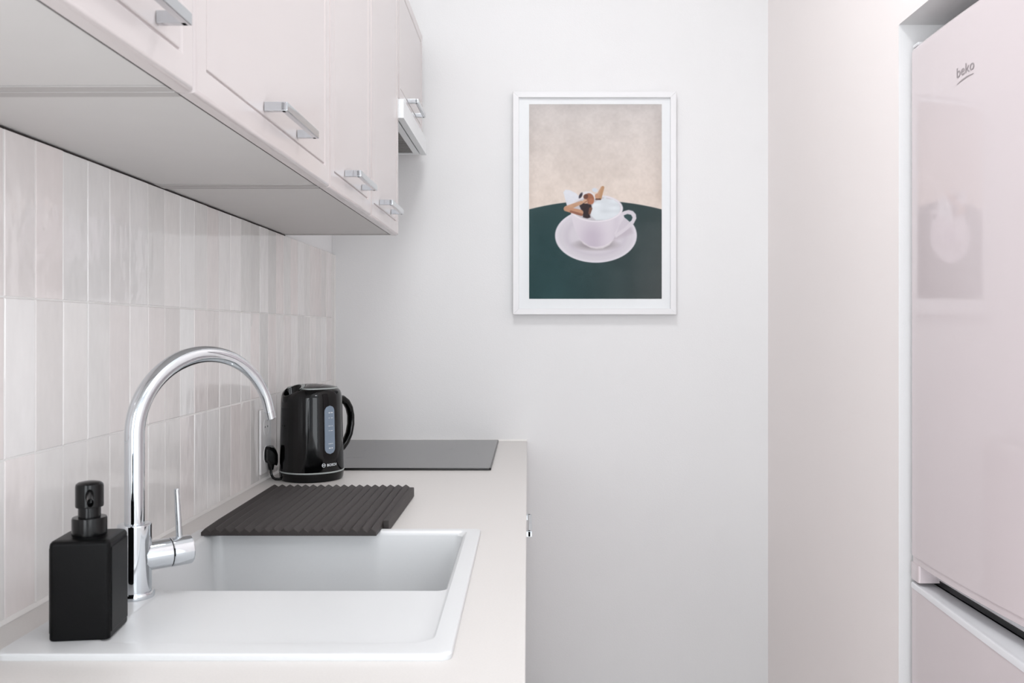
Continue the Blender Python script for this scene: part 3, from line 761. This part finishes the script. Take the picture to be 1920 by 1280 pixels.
# cup
cupm = poly([(1069.5, 393), (1071, 405), (1074, 419), (1079, 434), (1086, 447), (1095, 457), (1106, 463), (1117, 465.5), (1129, 464.5), (1140, 459), (1149, 450), (1156, 438), (1162, 424), (1165, 408), (1166.3, 393)])
shade = np.clip((gx-1070)/97, 0, 1)
cc = col((222, 215, 221))-col((24, 28, 22))*(np.exp(-((shade-.42)/.25)**2)*np.clip((gy-400)/40, 0, 1))[..., None]-col((10, 11, 9))*(np.exp(-((shade-.88)/.1)**2))[..., None]+grain[..., None]*3
cupm = cupm*sm(-(np.sqrt(((gx-1118)/48.5)**2+((gy-391)/25)**2)-1)*25*(gy > 391)+(gy <= 391)*20)
put(cupm, cc)
put(poly([(1084, 446), (1094, 458), (1107, 465), (1118, 467), (1130, 466), (1142, 460), (1150, 450), (1146, 452), (1134, 460), (1118, 463), (1104, 461), (1092, 453)], .8)*.7, (226, 220, 222))
# rim band
kk = np.sqrt(((gx-1118)/48.5)**2+((gy-391)/25)**2); k2 = np.sqrt(((gx-1118)/46)**2+((gy-392)/22.8)**2)
# handle
put(poly([(1163, 400), (1170, 396), (1178, 394), (1186, 396), (1191.5, 402), (1192.5, 410), (1188, 419), (1178, 429), (1166, 438), (1154, 446), (1151, 438), (1160, 424)]), col((217, 210, 216))+grain[..., None]*3)
put(poly([(1169, 404), (1176, 401.5), (1182.5, 403), (1185.5, 408), (1183.5, 413.5), (1180, 416.5), (1175, 412), (1170, 408)]), (58, 78, 80))
put(poly([(1160, 424), (1170, 409), (1176, 414), (1180, 417), (1172, 426), (1156, 437)], 1.0), (208, 200, 208))
# foam
foam = col((220, 224, 228))+smooth_noise((60, 14), 8)[..., None]*20
put(poly([(1108, 405), (1107, 392), (1113, 381), (1122, 375), (1131, 373), (1134, 367), (1137, 373), (1150, 375), (1160, 382), (1163, 391), (1160, 401), (1150, 408), (1134, 413), (1117, 413)], 1.0), foam)
put(sm(abs(kk-.975)*25-1.1, .7)*(gy > 388)*(1-0), (232, 226, 231))
put(sm(abs(kk-.975)*25-.9, .7)*(gy <= 388)*(gx > 1135), (226, 222, 228))
# figure leaning back in the cup
sk = col((198, 158, 130))+nz[..., None]*26; dk = (58, 48, 50)
put(poly([(1086, 386), (1094, 380), (1100, 382), (1108, 384), (1110, 392), (1104, 398), (1107, 408), (1101, 410), (1093, 408), (1091, 398)], .9), dk)
put(seg(1107, 392, 1105, 400, 3.0, 2.2), (122, 86, 72))
put(poly([(1089, 362), (1098, 359), (1107, 360), (1113, 364), (1116, 372), (1113, 378), (1095, 366), (1089, 368)], .9), (226, 222, 224))
put(ell(1105, 373, 8.5, 10.5, -.35), (158, 106, 84)); put(ell(1108, 378, 5, 5.5), (176, 118, 92))
put(ell(1088.5, 367, 2.6, 6, .5), (66, 62, 72)); put(ell(1098, 369, 4.2, 5, .6), (112, 76, 66))
put(seg(1062, 391, 1090, 380, 4.6, 3.2), sk); put(seg(1061, 392, 1088, 399, 4.4, 5.4), (196, 150, 122))
put(seg(1070, 397, 1090, 403, 2.0, 2.4), (150, 102, 84)); put(ell(1097, 378, 4.6, 4.2, .4), (206, 168, 142)); put(seg(1096, 380, 1101, 377, 1.0, .8), (150, 108, 90))
put(ell(1115, 357, 5.5, 4, .3), (212, 216, 224)); put(seg(1120, 371, 1129, 353, 4.0, 3.2), sk); put(seg(1125, 372, 1130, 352, 2.6, 2.6), (186, 146, 112)); put(ell(1119, 368, 4.0, 4.6), (196, 150, 122)); put(seg(1117, 374, 1125, 374, 1.4, 1.6), (104, 74, 66))
rgb = np.clip(img, 0, 255)/255
rgb = rgb*.985
linrgb = np.where(rgb <= .04045, rgb/12.92, ((rgb+.055)/1.055)**2.4)
pw0, pw1 = .0035-(px0+px1)/2, .4330-(px0+px1)/2; pzz0, pzz1 = 1.3535-pz0, 1.9835-pz0
X = np.linspace(pw0, pw1, NXg); Z = np.linspace(pzz1, pzz0, NYg); XX, ZZ = np.meshgrid(X, Z)
co = np.stack([XX, np.full_like(XX, -.0204), ZZ], -1).reshape(-1, 3)
idx = np.arange(NXg*NYg).reshape(NYg, NXg)
q = np.stack([idx[1:, :-1], idx[1:, 1:], idx[:-1, 1:], idx[:-1, :-1]], -1).reshape(-1, 4)
me = D.meshes.new('print'); me.vertices.add(len(co)); me.vertices.foreach_set('co', co.ravel())
me.loops.add(q.size); me.loops.foreach_set('vertex_index', q.ravel()); me.polygons.add(len(q))
me.polygons.foreach_set('loop_start', np.arange(0, q.size, 4)); me.update(calc_edges=True)
ca = me.color_attributes.new('ink', 'FLOAT_COLOR', 'POINT')
ca.data.foreach_set('color', np.concatenate([linrgb.reshape(-1, 3), np.ones((len(co), 1))], 1).astype(np.float32).ravel())
pm = D.materials.new('print_ink'); pm.use_nodes = True; b = pm.node_tree.nodes['Principled BSDF']; b.inputs['Roughness'].default_value = .7; b.inputs['Specular IOR Level'].default_value = .1
at = pm.node_tree.nodes.new('ShaderNodeVertexColor'); at.layer_name = 'ink'; pm.node_tree.links.new(at.outputs[0], b.inputs['Base Color'])
me.materials.append(pm)
o = D.objects.new('print', me); COL.objects.link(o); o.parent = t; o['label'] = 'print of a figure leaning back in a white cup on a saucer'

# ------------------------------------------------------------------ fridge in the niche
FY0, FY1 = 1.245, 1.840
t = thing('fridge_freezer', 'tall glossy white fridge freezer built into the niche of the right wall', 'fridge', (.80, (FY0+FY1)/2, 0), 0)
yc = (FY0+FY1)/2; hf = (FY1-FY0)/2
def up_x(y):      # local x of the upper door face, y local
    return (hf-y)*.035-.013*(1-(y/hf)**2)
def lo_x(y): return -.050*(hf-y)-.002*(1-(y/hf)**2)
def plan(fx, y0, y1, xin, r=.008, n=22):
    pts = []
    for k in range(n+1):
        y = y1+(y0-y1)*k/n; x = fx(y)
        e_ = min(y1-y, y-y0)
        if e_ < r: x += r-math.sqrt(max(r*r-(r-e_)**2, 0))
        pts.append((x, y))
    # finer ends
    ends = []
    for s_ in (0, .0008, .002, .004): ends.append((y1-s_)); 
    pts = [p for p in pts if y0+r < p[1] < y1-r]
    def P(y, e_): return (fx(y)+(r-math.sqrt(max(r*r-(r-e_)**2, 0)) if e_ < r else 0), y)
    a = [P(y1-e_, e_) for e_ in (0, .0005, .0015, .0035, .006, .008)]; c = [P(y0+e_, e_) for e_ in (.008, .006, .0035, .0015, .0005, 0)]
    return a+pts+c+[(xin, y0), (xin, y1)]
def shrink(pl, d): 
    return [(x+d if i < len(pl)-2 else x, y+(-d if y > 0 else d)*.8) for i, (x, y) in enumerate(pl)]
U = plan(up_x, -hf, hf, .055)
bm = B()
def zl(pl, z): return [(p[0], p[1], z) for p in pl]
loft(bm, [zl(shrink(U, .0035), .7675), zl(shrink(U, .0020), .7690), zl(shrink(U, .0020), .7826), zl(U, .7838), zl(U, 1.828), zl(shrink(U, .001), 1.8325), zl(shrink(U, .004), 1.8365), zl(shrink(U, .009), 1.838)])
for ys0, ys1 in ((hf-.043, hf), (-hf, -hf+.043)):                   # closed ends of the grip recess
    Pn = plan(up_x, ys0, ys1, .055, r=.004, n=6); loft(bm, [zl(shrink(Pn, .0012) if 0 else Pn, .7345), zl(Pn, .7690)])
box(bm, .034, .055, -hf+.042, hf-.042, .7440, .7685)                # back of the recess
ud = finish('upper_door', bm, 'fridge', t, angle=30)
bm = B()
prism(bm, [(.0335, .745), (.0335, .768), (.016, .768), (.026, .752)], 'y', -hf+.043, hf-.043); finish('grip', bm, 'fridge_body', ud)
bm = B(); Lw = plan(lo_x, -hf, hf, .055)
loft(bm, [zl(shrink(Lw, .004), .060), zl(Lw, .064), zl(Lw, .7165)])
ld = finish('lower_door', bm, 'fridge', t, angle=30)
bm = B(); Lt = plan(lambda y: lo_x(y)-.0012, -hf, hf, .040)
loft(bm, [zl(Lt, .7167), zl(Lt, .7250), zl(shrink(Lt, .0015), .7278), zl(shrink(Lt, .006), .7285), zl(shrink(Lt, .016), .7262)])
finish('grip_trim', bm, 'fridge_trim', ld, angle=35)
bm = B(); box(bm, .0405, .060, -hf+.004, hf-.004, .7168, .7435); finish('gap_shade_backing', bm, 'black_pump', t, smooth=False)  # black backing in place of the deep shade between the doors
bm = B(); box(bm, .060, .585, -hf+.001, hf-.001, .03, 1.835, .004); finish('fridge_body', bm, 'fridge_body', t)
bm = B(); box(bm, .002, .075, hf-.030, hf-.004, 1.8375, 1.8450, .003); finish('hinge_cover', bm, 'fridge_body', t)
for x_ in (.10, .52):
    for y_ in (-hf+.05, hf-.05):
        bm = B(); lathe(bm, [(.018, 0), (.018, .01), (.008, .012), (.008, .031)], c=(x_, y_), n=16); finish('foot', bm, 'black_pump', t)
# lettering on the upper door
tm = text_mesh('beko', .0262, bold=.0002)
xs = [v.co.x for v in tm.vertices]; wtx = max(xs)-min(xs); x0 = min(xs)
def on_door(s_, z, lift=.0006):
    y = 1.632-yc-s_
    return (up_x(y)-lift, y, z)
for v in tm.vertices: v.co = on_door((v.co.x-x0)/wtx*.062, 1.7180+v.co.y, .0006)
tm.materials.append(M['badge']); o = D.objects.new('lettering', tm); COL.objects.link(o); o.parent = ud
bm = B(); ns_ = 10
def uz(s_): return 1.7052+.004*(s_/.06)+.0015*math.sin(PI*s_/.06)
loft(bm, [[on_door(.060*k/ns_, uz(.060*k/ns_)) for k in range(ns_+1)], [on_door(.060*k/ns_, uz(.060*k/ns_)+.0006+.0022*math.sin(PI*(.1+.8*k/ns_))) for k in range(ns_+1)]], False, False, closed=False)
finish('underline', bm, 'badge', ud, smooth=False)
